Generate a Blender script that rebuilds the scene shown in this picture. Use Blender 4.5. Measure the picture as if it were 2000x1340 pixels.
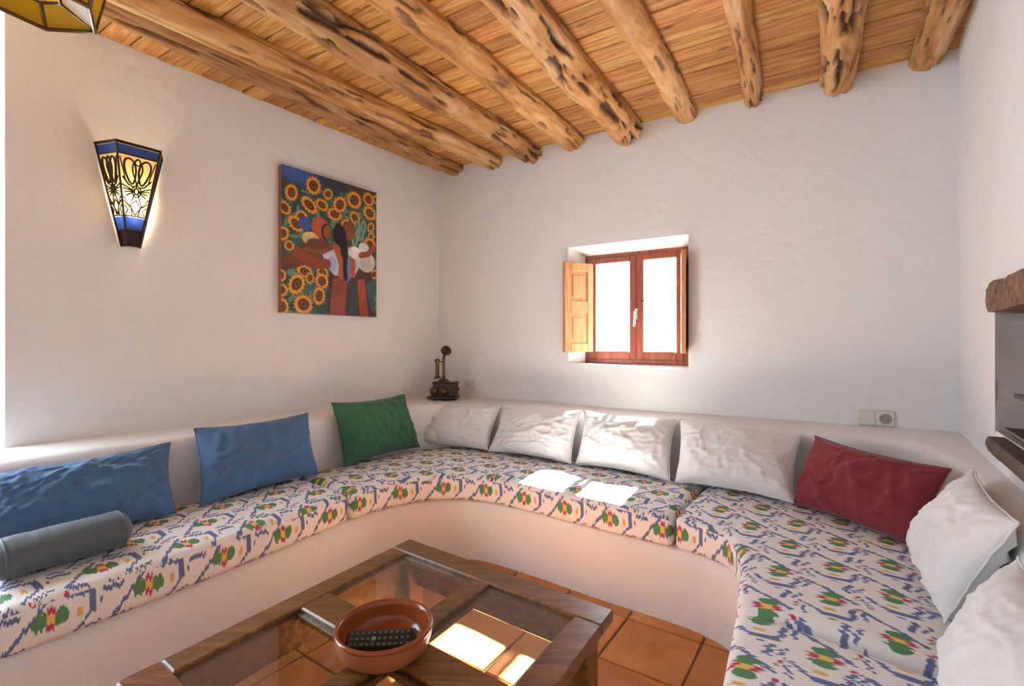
import bpy, math, random
import numpy as np
from mathutils import Vector, noise as mnoise
for o in list(bpy.data.objects): bpy.data.objects.remove(o, do_unlink=True)
scn = bpy.context.scene
COL = scn.collection
random.seed(7)

# ------------------------------------------------------------------ camera, sky, sun, exposure
cam_d = bpy.data.cameras.new('camera'); cam = bpy.data.objects.new('camera', cam_d); COL.objects.link(cam)
cam.location = (0, 0, 1.1); cam.rotation_euler = (math.pi/2, 0, 0)
cam_d.sensor_width = 36.0; cam_d.lens = 17.1; cam_d.shift_y = -0.0015; cam_d.clip_start = 0.02
scn.camera = cam
wd = bpy.data.worlds.new('sky'); scn.world = wd; wd.use_nodes = True
bg = wd.node_tree.nodes['Background']; bg.inputs[0].default_value = (0.74, 0.865, 1.0, 1); bg.inputs[1].default_value = 11.5
sun_d = bpy.data.lights.new('sun', 'SUN'); sun_d.energy = 200.0; sun_d.angle = 0.02; sun_d.color = (1.0, 0.95, 0.88)
sun = bpy.data.objects.new('sun', sun_d); COL.objects.link(sun); sun.location = (3, 6, 5)
SUN_EL = math.radians(41.3)
sdir = Vector((-0.515*math.cos(SUN_EL), -0.857*math.cos(SUN_EL), -math.sin(SUN_EL)))
sun.rotation_euler = sdir.to_track_quat('-Z', 'Y').to_euler()
scn.view_settings.view_transform = 'Standard'; scn.view_settings.look = 'None'
scn.cycles.max_bounces = 8; scn.cycles.sample_clamp_indirect = 150.0
scn.view_settings.exposure = 0.0; scn.view_settings.gamma = 1.0; scn.view_settings.use_curve_mapping = False

# ------------------------------------------------------------------ plan of the room (metres)
def nrm(v): v = np.array(v, float); return v/np.linalg.norm(v)
C = np.array([-.548, 3.64]); RC = np.array([1.935, 2.10])       # far left and far right corners
U = nrm((.8504, -.5262)); NB = nrm((.5262, .8504))              # along the back wall, out through it
D = nrm((-.586, -.81)); NL = nrm((.81, -.586))                  # along the side walls to the viewer, left wall into room
ZC = 2.372
def L(t, d, z=None): p = C + D*t + NL*d; return p if z is None else np.array([p[0], p[1], z])
def K(s, d, z=None): p = C + U*s - NB*d; return p if z is None else np.array([p[0], p[1], z])
def R(t, d, z=None): p = RC + D*t - NL*d; return p if z is None else np.array([p[0], p[1], z])
def nz(x, y, z): return mnoise.noise(Vector((x, y, z)))

# ------------------------------------------------------------------ node helpers
def lin(c): return tuple(((v/12.92) if v <= .04045 else ((v+.055)/1.055)**2.4) for v in c)
def rgb(h): return lin(tuple(int(h[i:i+2], 16)/255 for i in (0, 2, 4)))
class X:
    nt = None
    def __init__(s, k): s.k = k
    @staticmethod
    def m(op, *a, clamp=False):
        n = X.nt.nodes.new('ShaderNodeMath'); n.operation = op; n.use_clamp = clamp
        for i, v in enumerate(a):
            if isinstance(v, X): X.nt.links.new(v.k, n.inputs[i])
            else: n.inputs[i].default_value = float(v)
        return X(n.outputs[0])
    def __add__(s, o): return X.m('ADD', s, o)
    __radd__ = __add__
    def __sub__(s, o): return X.m('SUBTRACT', s, o)
    def __rsub__(s, o): return X.m('SUBTRACT', o, s)
    def __mul__(s, o): return X.m('MULTIPLY', s, o)
    __rmul__ = __mul__
    def __truediv__(s, o): return X.m('DIVIDE', s, o)
    def abs(s): return X.m('ABSOLUTE', s)
    def floor(s): return X.m('FLOOR', s)
    def fract(s): return X.m('FRACT', s)
    def clamp(s): return X.m('ADD', s, 0, clamp=True)
def xmin(a, b): return X.m('MINIMUM', a, b)
def xmax(a, b): return X.m('MAXIMUM', a, b)
def new_mat(name):
    m = bpy.data.materials.new(name); m.use_nodes = True
    nt = m.node_tree; X.nt = nt
    b = nt.nodes['Principled BSDF']
    return m, nt, b
def mix(nt, fac, a, b):
    n = nt.nodes.new('ShaderNodeMix'); n.data_type = 'RGBA'
    for sock, v in ((n.inputs[0], fac), (n.inputs[6], a), (n.inputs[7], b)):
        if isinstance(v, X): nt.links.new(v.k, sock)
        elif isinstance(v, bpy.types.NodeSocket): nt.links.new(v, sock)
        elif isinstance(v, (int, float)): sock.default_value = v
        else: sock.default_value = (*v[:3], 1)
    return n.outputs[2]
def coords(nt, kind='Object', scale=(1, 1, 1), rot=(0, 0, 0), add_random=False):
    tc = nt.nodes.new('ShaderNodeTexCoord'); mp = nt.nodes.new('ShaderNodeMapping')
    src = tc.outputs[kind]
    if add_random:
        oi = nt.nodes.new('ShaderNodeObjectInfo'); va = nt.nodes.new('ShaderNodeVectorMath'); va.operation = 'MULTIPLY_ADD'
        cb = nt.nodes.new('ShaderNodeCombineXYZ')
        for i in range(3): nt.links.new(oi.outputs['Random'], cb.inputs[i])
        va.inputs[1].default_value = (37, 53, 71)
        nt.links.new(cb.outputs[0], va.inputs[0]); nt.links.new(src, va.inputs[2]); src = va.outputs[0]
    mp.inputs['Scale'].default_value = scale; mp.inputs['Rotation'].default_value = rot
    nt.links.new(src, mp.inputs[0]); return mp.outputs[0]
def tex_noise(nt, vec, scale, detail=4, rough=.55, dist=0):
    n = nt.nodes.new('ShaderNodeTexNoise'); n.inputs['Scale'].default_value = scale; n.inputs['Detail'].default_value = min(detail, 4)
    n.inputs['Roughness'].default_value = rough; n.inputs['Distortion'].default_value = dist
    if vec is not None: nt.links.new(vec, n.inputs['Vector'])
    return X(n.outputs[0])
def ramp(nt, fac, stops):
    r = nt.nodes.new('ShaderNodeValToRGB'); e = r.color_ramp.elements
    while len(e) < len(stops): e.new(.5)
    for i, (p, c) in enumerate(stops): e[i].position = p; e[i].color = (*c[:3], 1)
    nt.links.new(fac.k, r.inputs[0]); return r.outputs[0]
def bump(nt, b, h, strength, dist=.01):
    n = nt.nodes.new('ShaderNodeBump'); n.inputs['Strength'].default_value = strength; n.inputs['Distance'].default_value = dist
    nt.links.new(h.k, n.inputs['Height']); nt.links.new(n.outputs[0], b.inputs['Normal'])
def plain(name, col, rough=.5, metal=0, bscale=0, bstr=0, vary=0):
    m, nt, b = new_mat(name)
    b.inputs['Base Color'].default_value = (*col, 1); b.inputs['Roughness'].default_value = rough; b.inputs['Metallic'].default_value = metal
    v = coords(nt)
    if vary:
        n = tex_noise(nt, v, 9, 5)
        k = mix(nt, n, tuple(c*(1-vary) for c in col), tuple(min(1, c*(1+vary)) for c in col)); nt.links.new(k, b.inputs['Base Color'])
    if bscale: bump(nt, b, tex_noise(nt, v, bscale, 6), bstr)
    return m

# ------------------------------------------------------------------ materials
M = {}
def plaster(name, col, dark, s1, strength):
    m, nt, b = new_mat(name); v = coords(nt)
    n1 = tex_noise(nt, v, 3.2, 3, .55, .6); n2 = tex_noise(nt, v, 16, 3, .6)
    nt.links.new(mix(nt, X.m('MULTIPLY', n1, .5), col, dark), b.inputs['Base Color'])
    b.inputs['Roughness'].default_value = .9; b.inputs['Specular IOR Level'].default_value = .2
    bump(nt, b, n1*s1 + n2*.30, strength, .03); return m
M['plaster'] = plaster('white_plaster', (.83, .83, .825), (.775, .772, .765), 1.0, .5)
M['bench_plaster'] = plaster('bench_plaster', (.83, .82, .815), (.75, .735, .74), .7, .6)
M['grey_plaster'] = plaster('grey_rough_plaster', (.52, .49, .46), (.34, .32, .30), .8, 1.0)  # mottled grey plaster for the recess, darker than the walls

def wood(name, c1, c2, c3, axis=0, scale=1.0, rough=.55, stretch=14, knots=True, rnd=True, bstr=.25):
    m, nt, b = new_mat(name)
    sc = [stretch*scale]*3; sc[axis] = 1.1*scale
    v = coords(nt, scale=tuple(sc), add_random=rnd)
    n = tex_noise(nt, v, 1.6, 6, .65, .8); n2 = tex_noise(nt, v, 7, 3, .6)
    f = n*.7 + n2*.3
    col = ramp(nt, f, [(.30, c3), (.46, c2), (.62, c1)])
    if rnd:
        oi = nt.nodes.new('ShaderNodeObjectInfo'); rn = X(oi.outputs['Random'])
        hsv = nt.nodes.new('ShaderNodeHueSaturation'); nt.links.new(col, hsv.inputs['Color'])
        nt.links.new((rn*.36 + .80).k, hsv.inputs['Value']); nt.links.new((X.m('FRACT', rn*7.3)*.02 + .49).k, hsv.inputs['Hue']); col = hsv.outputs[0]
    if knots:
        vk = coords(nt, scale=tuple((3.2 if i == axis else 9)*scale for i in range(3)), add_random=rnd)
        k = tex_noise(nt, vk, 1.5, 2, .5); kk = X.m('MULTIPLY', X.m('SUBTRACT', k, .66), 9, clamp=True)
        col = mix(nt, kk*.75, col, tuple(c*.35 for c in c3))
    nt.links.new(col, b.inputs['Base Color']) if not isinstance(col, tuple) else None
    b.inputs['Roughness'].default_value = rough
    bump(nt, b, f, bstr, .006); return m
M['plank'] = wood('ceiling_plank_wood', rgb('DCAE6C'), rgb('C0843E'), rgb('824E20'), 0, 1.6, .6)
M['deck'] = plain('dark_deck', rgb('3A2412'), .9)
M['table'] = wood('table_wood', rgb('8C5D34'), rgb('6F4524'), rgb('482811'), 0, 2.2, .3, rnd=True, bstr=.12)
M['shutter'] = wood('shutter_wood', rgb('D9A878'), rgb('C98F5C'), rgb('A8683A'), 2, 2.5, .4, knots=False, rnd=False, bstr=.1)
M['window'] = wood('window_wood', rgb('A0563A'), rgb('853F27'), rgb('602A18'), 2, 2.5, .4, knots=False, rnd=False, bstr=.1)
M['old_wood'] = wood('weathered_beam_wood', rgb('96735A'), rgb('6E503B'), rgb('3E2A1D'), 0, 1.5, .8, rnd=False, bstr=.6)
M['dark_board'] = wood('grey_brown_board', rgb('6B5846'), rgb('4F3F32'), rgb('33271E'), 0, 1.5, .7, rnd=False, bstr=.5)

def beam_mat():
    m, nt, b = new_mat('driftwood_beam')
    v = coords(nt, 'UV', scale=(2.2, 9, 1), add_random=True)
    n = tex_noise(nt, v, 1.2, 8, .62, 1.2); v2 = coords(nt, 'UV', scale=(1.5, 3, 1), add_random=True); n2 = tex_noise(nt, v2, 1.4, 3)
    col = ramp(nt, n*.65 + n2*.35, [(.33, rgb('7A4A20')), (.43, rgb('BE8444')), (.54, rgb('D9A566')), (.68, rgb('EBCBA0'))])
    at = nt.nodes.new('ShaderNodeAttribute'); at.attribute_name = 'hollow'       # wormed hollows, coloured darker where the surface is cut in
    col = mix(nt, X.m('MULTIPLY', X(at.outputs['Fac']), 1.0, clamp=True), col, rgb('4A2A12'))
    at2 = nt.nodes.new('ShaderNodeAttribute'); at2.attribute_type = 'OBJECT'; at2.attribute_name = '["age"]'
    col = mix(nt, X(at2.outputs['Fac']), col, rgb('6A4526'))
    nt.links.new(col, b.inputs['Base Color']); b.inputs['Roughness'].default_value = .55
    bump(nt, b, n, .9, .012); return m
M['beam'] = beam_mat()

def tile_mat():
    m, nt, b = new_mat('terracotta_tile'); v = coords(nt, add_random=True)
    n = tex_noise(nt, v, 5, 5, .6, .5); n2 = tex_noise(nt, v, 1.7, 2)
    col = ramp(nt, n*.6 + n2*.4, [(.35, rgb('A6652F')), (.5, rgb('C07C3E')), (.65, rgb('D09050'))])
    oi = nt.nodes.new('ShaderNodeObjectInfo'); hsv = nt.nodes.new('ShaderNodeHueSaturation'); nt.links.new(col, hsv.inputs['Color'])
    nt.links.new((X(oi.outputs['Random'])*.25 + .88).k, hsv.inputs['Value'])
    nt.links.new(hsv.outputs[0], b.inputs['Base Color']); b.inputs['Roughness'].default_value = .38
    bump(nt, b, tex_noise(nt, v, 14, 4), .12, .01); return m
M['tile'] = tile_mat()
M['grout'] = plain('grout', rgb('8A7C66'), .9)

def ikat():
    m, nt, b = new_mat('ikat_fabric')
    uv = nt.nodes.new('ShaderNodeUVMap'); sp = nt.nodes.new('ShaderNodeSeparateXYZ'); nt.links.new(uv.outputs[0], sp.inputs[0])
    u = X(sp.outputs[0]); v = X(sp.outputs[1])
    P, Q = .222, .13
    wn = nt.nodes.new('ShaderNodeTexWhiteNoise'); wn.noise_dimensions = '1D'; nt.links.new((u*210.0).floor().k, wn.inputs['W'])
    wn2 = nt.nodes.new('ShaderNodeTexWhiteNoise'); wn2.noise_dimensions = '1D'; nt.links.new((u*420.0 + 9.1).floor().k, wn2.inputs['W'])
    wob = tex_noise(nt, uv.outputs[0], 6, 2)
    uu = u + (wob - .5)*.02
    vv = v + (X(wn.outputs[0]) - .5)*.012 + (X(wn2.outputs[0]) - .5)*.006
    row = (vv/Q + .5).floor()
    y = vv - row*Q
    par = X.m('MODULO', row + 40, 2)
    x = (uu/P + par*.5).fract()*P - P/2
    def seg(ax, ay, bx, by):
        px, py = x - ax, y - ay; dx, dy = bx-ax, by-ay; l2 = dx*dx+dy*dy
        h = X.m('ADD', px*(dx/l2), py*(dy/l2), clamp=True)
        return X.m('SQRT', X.m('ADD', X.m('POWER', px - h*dx, 2), X.m('POWER', py - h*dy, 2)))
    def msk(d, w): return X.m('MULTIPLY', w - d, 380, clamp=True)
    def box(cx, cy, w, h): return msk(xmax((x-cx).abs()*(1/w), (y-cy).abs()*(1/h))*.01, .01)
    def ell(cx, cy, w, h): return X.m('MULTIPLY', 1 - X.m('SQRT', X.m('POWER', (x-cx)/w, 2) + X.m('POWER', (y-cy)/h, 2)), 9, clamp=True)
    segs = [((-.008, .050, -.088, -.058), .0065), ((.032, .050, .078, .042), .0085), ((.086, .040, .088, -.012), .0095),
            ((.088, -.012, .046, -.064), .0055), ((-.108, .034, -.066, .030), .0085), ((-.088, -.058, -.046, -.062), .007), ((.108, .002, .108, .012), .005),
            ((.108, -.05, .07, -.06), .005), ((-.105, .062, -.075, .052), .006)]
    blue = None
    for s, w in segs:
        k = msk(seg(*s), w); blue = k if blue is None else xmax(blue, k)
    green = xmax(ell(-.022, .0, .017, .025), ell(.022, .0, .017, .025))
    thread = tex_noise(nt, coords(nt, 'UV', scale=(420, 60, 1)), 1.0, 2)
    base = mix(nt, thread, rgb('E2DFDC'), rgb('F2F0EE'))
    c = mix(nt, blue*.93, base, mix(nt, thread, rgb('46588C'), rgb('6476A8')))
    c = mix(nt, green*.95, c, rgb('4C8653'))
    c = mix(nt, box(0, 0, .0105, .036), c, rgb('BE4A6A'))
    c = mix(nt, box(0, 0, .0100, .015), c, rgb('EAC468'))
    c = mix(nt, box(.060, -.004, .007, .015)*.9, c, rgb('DDB04F'))
    c = mix(nt, xmax(box(.018, .056, .0065, .007), box(-.048, .056, .007, .005)), c, rgb('BC4A66'))
    c = mix(nt, box(-.034, .056, .006, .006)*.8, c, rgb('7E9A5C'))
    nt.links.new(c, b.inputs['Base Color']); b.inputs['Roughness'].default_value = .85; b.inputs['Specular IOR Level'].default_value = .2
    vn = coords(nt); bump(nt, b, tex_noise(nt, vn, 9, 3)*1.0 + thread*.03, .25, .012)
    return m
M['ikat'] = ikat()
def fabric(name, c, rough=.85):
    m, nt, b = new_mat(name); v = coords(nt)
    n = tex_noise(nt, v, 7, 4, .6, .8); w = tex_noise(nt, v, 260, 2)
    nt.links.new(mix(nt, n, tuple(k*.9 for k in c), tuple(min(1, k*1.08) for k in c)), b.inputs['Base Color'])
    b.inputs['Roughness'].default_value = rough; b.inputs['Specular IOR Level'].default_value = .2
    if 'Sheen Weight' in b.inputs: b.inputs['Sheen Weight'].default_value = .15
    bump(nt, b, n + w*.05, .35, .02); return m
M['blue'] = fabric('blue_cotton', rgb('52759C')); M['green'] = fabric('green_cotton', rgb('3A6B4E')); M['red'] = fabric('dark_red_cotton', rgb('86343B'))
M['white'] = fabric('white_cotton', (.80, .79, .775)); M['grey_leather'] = fabric('grey_leather', rgb('59636A'), .5)

def glass(name, tint, refl_rough=.02, f0=1.45):
    m, nt, b = new_mat(name); nt.nodes.remove(b)
    tr = nt.nodes.new('ShaderNodeBsdfTransparent'); tr.inputs[0].default_value = (*tint, 1)
    gl = nt.nodes.new('ShaderNodeBsdfGlossy'); gl.inputs['Roughness'].default_value = refl_rough
    lw_ = nt.nodes.new('ShaderNodeLayerWeight'); lw_.inputs['Blend'].default_value = .5
    f_0 = ((f0-1)/(f0+1))**2; fk_ = X.m('POWER', X(lw_.outputs['Facing']), 5)*(1-f_0) + f_0
    ms = nt.nodes.new('ShaderNodeMixShader'); out = nt.nodes['Material Output']
    nt.links.new(fk_.k, ms.inputs[0]); nt.links.new(tr.outputs[0], ms.inputs[1]); nt.links.new(gl.outputs[0], ms.inputs[2]); nt.links.new(ms.outputs[0], out.inputs[0]); return m
M['table_glass'] = glass('table_glass', (.93, .955, .94), .01, 1.5); M['window_glass'] = glass('window_glass', (.98, .99, .99))
def lampglass(name, c, tr_fac=.25):
    m, nt, b = new_mat(name)
    tl = nt.nodes.new('ShaderNodeBsdfTranslucent'); tl.inputs[0].default_value = (*c, 1)
    tp = nt.nodes.new('ShaderNodeBsdfTransparent'); tp.inputs[0].default_value = (*c, 1)
    b.inputs['Base Color'].default_value = (*c, 1); b.inputs['Roughness'].default_value = .25
    m1 = nt.nodes.new('ShaderNodeMixShader'); m1.inputs[0].default_value = tr_fac; nt.links.new(tl.outputs[0], m1.inputs[1]); nt.links.new(tp.outputs[0], m1.inputs[2])
    m2 = nt.nodes.new('ShaderNodeMixShader'); m2.inputs[0].default_value = .65; nt.links.new(b.outputs[0], m2.inputs[1]); nt.links.new(m1.outputs[0], m2.inputs[2])
    nt.links.new(m2.outputs[0], nt.nodes['Material Output'].inputs[0]); return m
M['cream_glass'] = lampglass('cream_lamp_glass', rgb('F4E4C0'), .12); M['blue_glass'] = lampglass('blue_lamp_glass', rgb('5670AE'), .1); M['olive_glass'] = lampglass('olive_lamp_glass', rgb('B09C44'), .03)
M['bronze'] = plain('dark_bronze', rgb('3A2C22'), .45, .7, 40, .2, .3)
M['brass'] = plain('aged_brass', rgb('6A5838'), .35, .9, 60, .15, .3)
M['iron'] = plain('dark_iron', rgb('4A4A4C'), .5, .6, 50, .3, .2)
M['steel'] = plain('grey_steel', rgb('8C8F92'), .4, .8, 30, .1, .1)
M['phone_wood'] = plain('phone_dark_wood', rgb('3A2418'), .4, 0, 50, .2, .3)
M['black_plastic'] = plain('black_plastic', rgb('141416'), .35)
M['button'] = plain('grey_buttons', rgb('55585C'), .5)
M['green_button'] = plain('green_button', rgb('4FA06A'), .5)
M['switch'] = plain('ivory_plastic', rgb('DEDACF'), .35)
M['switch_dark'] = plain('socket_shadow_grey', rgb('6A6660'), .5)
M['terracotta'] = plain('glazed_terracotta', rgb('8E4420'), .16, 0, 20, .06, .2)
M['raw_clay'] = plain('unglazed_clay', rgb('A8603C'), .55, 0, 60, .15, .2)
M['chrome'] = plain('window_handle_metal', rgb('C9C6C0'), .25, .9)
def emit(name, c, s):
    m, nt, b = new_mat(name); b.inputs['Emission Color'].default_value = (*c, 1); b.inputs['Emission Strength'].default_value = s; return m
M['bulb'] = emit('lit_bulb', (1, .72, .38), 60)

# ------------------------------------------------------------------ mesh helpers
class MB:
    def __init__(s): s.v = []; s.f = []; s.uv = None
    def add(s, V, Fc):
        o = len(s.v); s.v += [tuple(map(float, p)) for p in V]; s.f += [tuple(i+o for i in f) for f in Fc]; return o
    def box(s, c, ax, ay, az, bev=0):
        """box with centre c and half-extent vectors ax, ay, az; chamfered edges when bev"""
        c, ax, ay, az = (np.array(q, float) for q in (c, ax, ay, az))
        if not bev:
            V = [c + i*ax + j*ay + k*az for k in (-1, 1) for j in (-1, 1) for i in (-1, 1)]
            s.add(V, [(0, 2, 3, 1), (4, 5, 7, 6), (0, 1, 5, 4), (2, 6, 7, 3), (0, 4, 6, 2), (1, 3, 7, 5)]); return
        h = [np.linalg.norm(q) for q in (ax, ay, az)]; n = [q/l for q, l in zip((ax, ay, az), h)]
        ring = []
        prof = [(bev, -h[2]), (0, -h[2]+bev), (0, h[2]-bev), (bev, h[2])]
        V = []
        for ins, zz in prof:
            a, bb = h[0]-ins, h[1]-ins; r = bev
            for (i, j) in ((1, -1), (1, 1), (-1, 1), (-1, -1)):
                if i*j < 0: pts = [(i*(a-r), j*bb), (i*a, j*(bb-r))] if i > 0 else [(i*(a-r), j*bb), (i*a, j*(bb-r))]
                else: pts = [(i*a, j*(bb-r)), (i*(a-r), j*bb)]
                if i < 0 and j > 0: pts = [(i*(a-r), j*bb), (i*a, j*(bb-r))]
                if i < 0 and j < 0: pts = [(i*a, j*(bb-r)), (i*(a-r), j*bb)]
                if i > 0 and j < 0: pts = [(i*(a-r), j*bb), (i*a, j*(bb-r))]
                V += [c + n[0]*p + n[1]*q + n[2]*zz for p, q in pts]
        Fc = []
        for r0 in range(3):
            for i in range(8): Fc.append((r0*8+i, r0*8+(i+1) % 8, r0*8+8+(i+1) % 8, r0*8+8+i))
        Fc.append(tuple(range(7, -1, -1))); Fc.append(tuple(range(24, 32))); s.add(V, Fc)
    def tube(s, pts, r, n=8, closed=False, caps=True):
        pts = [np.array(p, float) for p in pts]; N = len(pts); V = []
        rr = r if hasattr(r, '__len__') else [r]*N
        prev = None
        for i, p in enumerate(pts):
            a = pts[(i-1) % N] if (closed or i > 0) else p; b = pts[(i+1) % N] if (closed or i < N-1) else p
            t = b - a; t = t/(np.linalg.norm(t)+1e-12)
            if prev is None:
                x = np.cross(t, (0, 0, 1)); x = x if np.linalg.norm(x) > .1 else np.cross(t, (0, 1, 0))
            else: x = prev - t*np.dot(prev, t)
            x = x/np.linalg.norm(x); prev = x; y = np.cross(t, x)
            for k in range(n):
                q = 2*math.pi*k/n; V.append(p + rr[i]*(math.cos(q)*x + math.sin(q)*y))
        Fc = []
        for i in range(N if closed else N-1):
            j = (i+1) % N
            for k in range(n): Fc.append((i*n+k, i*n+(k+1) % n, j*n+(k+1) % n, j*n+k))
        if not closed and caps: Fc.append(tuple(range(n-1, -1, -1))); Fc.append(tuple((N-1)*n+k for k in range(n)))
        s.add(V, Fc)
    def lathe(s, prof, c, n=40, axis=(0, 0, 1), x=(1, 0, 0), caps=True):
        c = np.array(c, float); az = nrm(axis); ax = np.array(x, float); ax = nrm(ax - az*np.dot(ax, az)); ay = np.cross(az, ax)
        V = [c + az*z + r*(math.cos(2*math.pi*k/n)*ax + math.sin(2*math.pi*k/n)*ay) for r, z in prof for k in range(n)]
        Fc = [(i*n+k, i*n+(k+1) % n, (i+1)*n+(k+1) % n, (i+1)*n+k) for i in range(len(prof)-1) for k in range(n)]
        if caps and prof[0][0] > 1e-6: Fc.append(tuple(range(n-1, -1, -1)))
        if caps and prof[-1][0] > 1e-6: Fc.append(tuple((len(prof)-1)*n+k for k in range(n)))
        s.add(V, Fc)
    def prism(s, poly, off):
        """polygon of 3D points extruded by the vector off"""
        poly = [np.array(p, float) for p in poly]; off = np.array(off, float); n = len(poly)
        s.add(poly + [p+off for p in poly], [tuple(range(n-1, -1, -1)), tuple(range(n, 2*n))] + [(i, (i+1) % n, n+(i+1) % n, n+i) for i in range(n)])
    def build(s, name, mat, parent=None, loc=None, smooth=False, angle=None):
        org = np.array(parent['_o'] if parent is not None else (loc if loc is not None else (0, 0, 0)), float)
        me = bpy.data.meshes.new(name)
        me.from_pydata([tuple(np.array(p)-org) for p in s.v], [], s.f); me.update()
        import bmesh
        bm = bmesh.new(); bm.from_mesh(me); bmesh.ops.recalc_face_normals(bm, faces=bm.faces); bm.to_mesh(me); bm.free()
        me.materials.append(M[mat] if isinstance(mat, str) else mat)
        o = bpy.data.objects.new(name, me); COL.objects.link(o)
        if parent is not None: o.parent = parent
        elif loc is not None: o.location = tuple(loc)
        o['_o'] = [float(q) for q in org]
        if smooth:
            for p in me.polygons: p.use_smooth = True
            if angle: me.set_sharp_from_angle(angle=math.radians(angle))
        return o
def empty(name, loc, label=None, cat=None, group=None, kind=None):
    o = bpy.data.objects.new(name, None); COL.objects.link(o); o.location = tuple(loc); o['_o'] = [float(q) for q in loc]; o.empty_display_size = .05
    return tag(o, label, cat, group, kind)
def tag(o, label=None, cat=None, group=None, kind=None):
    if label: o['label'] = label
    if cat: o['category'] = cat
    if group: o['group'] = group
    if kind: o['kind'] = kind
    return o
def P3(p, z): return np.array([p[0], p[1], z])

# ------------------------------------------------------------------ walls
def wall(name, fn, us, vs, hole=None, amp=.007, seed=0, mat='plaster'):
    """grid wall: fn(u, d, v) -> point; hole = (i0, i1, j0, j1) index range left open"""
    b = MB(); V = []
    for v in vs:
        for u in us:
            vv = v(u) if callable(v) else v
            q = fn(u, 0, vv); d = amp*(nz(q[0]*1.3+seed, q[1]*1.3, q[2]*1.3) + .5*nz(q[0]*3+seed, q[1]*3, q[2]*3)); V.append(fn(u, d, vv))
    nu = len(us); Fc = []
    for j in range(len(vs)-1):
        for i in range(nu-1):
            if hole and hole[0] <= i < hole[1] and hole[2] <= j < hole[3]: continue
            Fc.append((j*nu+i, j*nu+i+1, (j+1)*nu+i+1, (j+1)*nu+i))
    b.add(V, Fc); b.grid = V; b.nu = nu
    return b
def rng(a, b, n): return list(np.linspace(a, b, n))
ZT = 2.46
wl = wall('wall_left', L, rng(-.06, 2.270, 50), rng(0, ZT, 50))
# the left wall ends at an opening: its end face runs back to the left
e = len(wl.v)
for (a, bb) in ((L(2.270, 0), L(2.270, -.9)),):
    wl.add([P3(a, 0), P3(bb, 0), P3(bb, ZT), P3(a, ZT)], [(0, 1, 2, 3)])
o = wl.build('wall_left', 'plaster', loc=P3(L(1.1, 0), 0), smooth=True, angle=50); tag(o, 'white plaster wall carrying the lamp and the painting', 'wall', kind='structure')
HS0, HS1 = 1.062, 1.796
us = rng(-.08, HS0, 24) + rng(HS0, HS1, 16)[1:] + rng(HS1, 3.02, 24)[1:]
sill = lambda u: .966 - .030*min(max((u-1.07)/.73, 0), 1)
vs = rng(0, .9, 16) + [sill] + rng(.961, 1.694, 16)[1:] + rng(1.694, ZT, 18)[1:]
i0, i1 = 23, 38; j0, j1 = 16, 31
wb = wall('wall_back', K, us, vs, hole=(i0, i1, j0, j1), seed=5)
G = wb.grid; nu = wb.nu
loop = [(i, j0) for i in range(i0, i1)] + [(i1, j) for j in range(j0, j1)] + [(i, j1) for i in range(i1, i0, -1)] + [(i0, j) for j in range(j1, j0, -1)]
FS0, FS1, FZ0, FZ1, FD = 1.118, 1.764, .958, 1.655, -.155
rings = []
for k, (dd, w) in enumerate(((-.004, .0), (-.02, .18), (-.155, 1.0), (-.24, 1.0))):
    pts = []
    for (i, j) in loop:
        fu = (us[i]-HS0)/(HS1-HS0); zz = vs[j](us[i]) if callable(vs[j]) else vs[j]
        z0 = sill(us[i]); fv = (zz-z0)/(1.694-z0)
        S = us[i]*(1-w) + (FS0 + fu*(FS1-FS0))*w; Z = zz*(1-w) + (FZ0 + fv*(FZ1-FZ0))*w
        pts.append(K(S, dd if k else 0.0, Z))
    rings.append(pts)
n = len(loop)
V = [G[j*nu+i] for (i, j) in loop]
for r in rings[1:]: V += r
wb.add(V, [(k*n+i, k*n+(i+1) % n, (k+1)*n+(i+1) % n, (k+1)*n+i) for k in range(len(rings)-1) for i in range(n)])
o = wb.build('wall_back', 'plaster', loc=P3(K(1.4, 0), 0), smooth=True, angle=40); tag(o, 'white plaster wall with the small window', 'wall', kind='structure')
# right wall with the raised fireplace opening
ur = rng(-.06, .70, 14) + rng(.70, 1.75, 16)[1:] + rng(1.75, 4.1, 22)[1:]
vr = rng(0, .82, 14) + rng(.82, 1.20, 8)[1:] + rng(1.20, ZT, 22)[1:]
wr = wall('wall_right', R, ur, vr, hole=(13, 28, 13, 20), seed=11)
o = wr.build('wall_right', 'plaster', loc=P3(R(1.5, 0), 0), smooth=True); tag(o, 'white plaster wall with the fireplace recess', 'wall', kind='structure')
nb = MB(); NV = []; ND = (0.002, -.05, -.12, -.2, -.3, -.38)
for d in ND:
    for k in range(12):
        z = .81 + k*(1.21-.81)/11; q = R(.70 + .03*(-d), d, z); NV.append(q + P3(D, 0)*(.008*nz(q[0]*9, q[1]*9, q[2]*9)))
nb.add(NV, [(i*12+k, i*12+k+1, (i+1)*12+k+1, (i+1)*12+k) for i in range(len(ND)-1) for k in range(11)])
nb.add([R(.7, -.38, .79), R(1.75, -.38, .79), R(1.75, -.38, 1.21), R(.7, -.38, 1.21), R(1.75, 0, .79), R(1.75, 0, 1.21), R(.7, 0, .818), R(1.75, 0, .818), R(1.75, -.38, .818), R(.7, -.38, .818), R(.7, 0, 1.205), R(1.75, 0, 1.205), R(1.75, -.38, 1.205), R(.7, -.38, 1.205)],
       [(0, 1, 2, 3), (1, 4, 5, 2), (6, 7, 8, 9), (10, 11, 12, 13)])
nb.build('recess_lining', 'grey_plaster', parent=o, smooth=True, angle=40)

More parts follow.
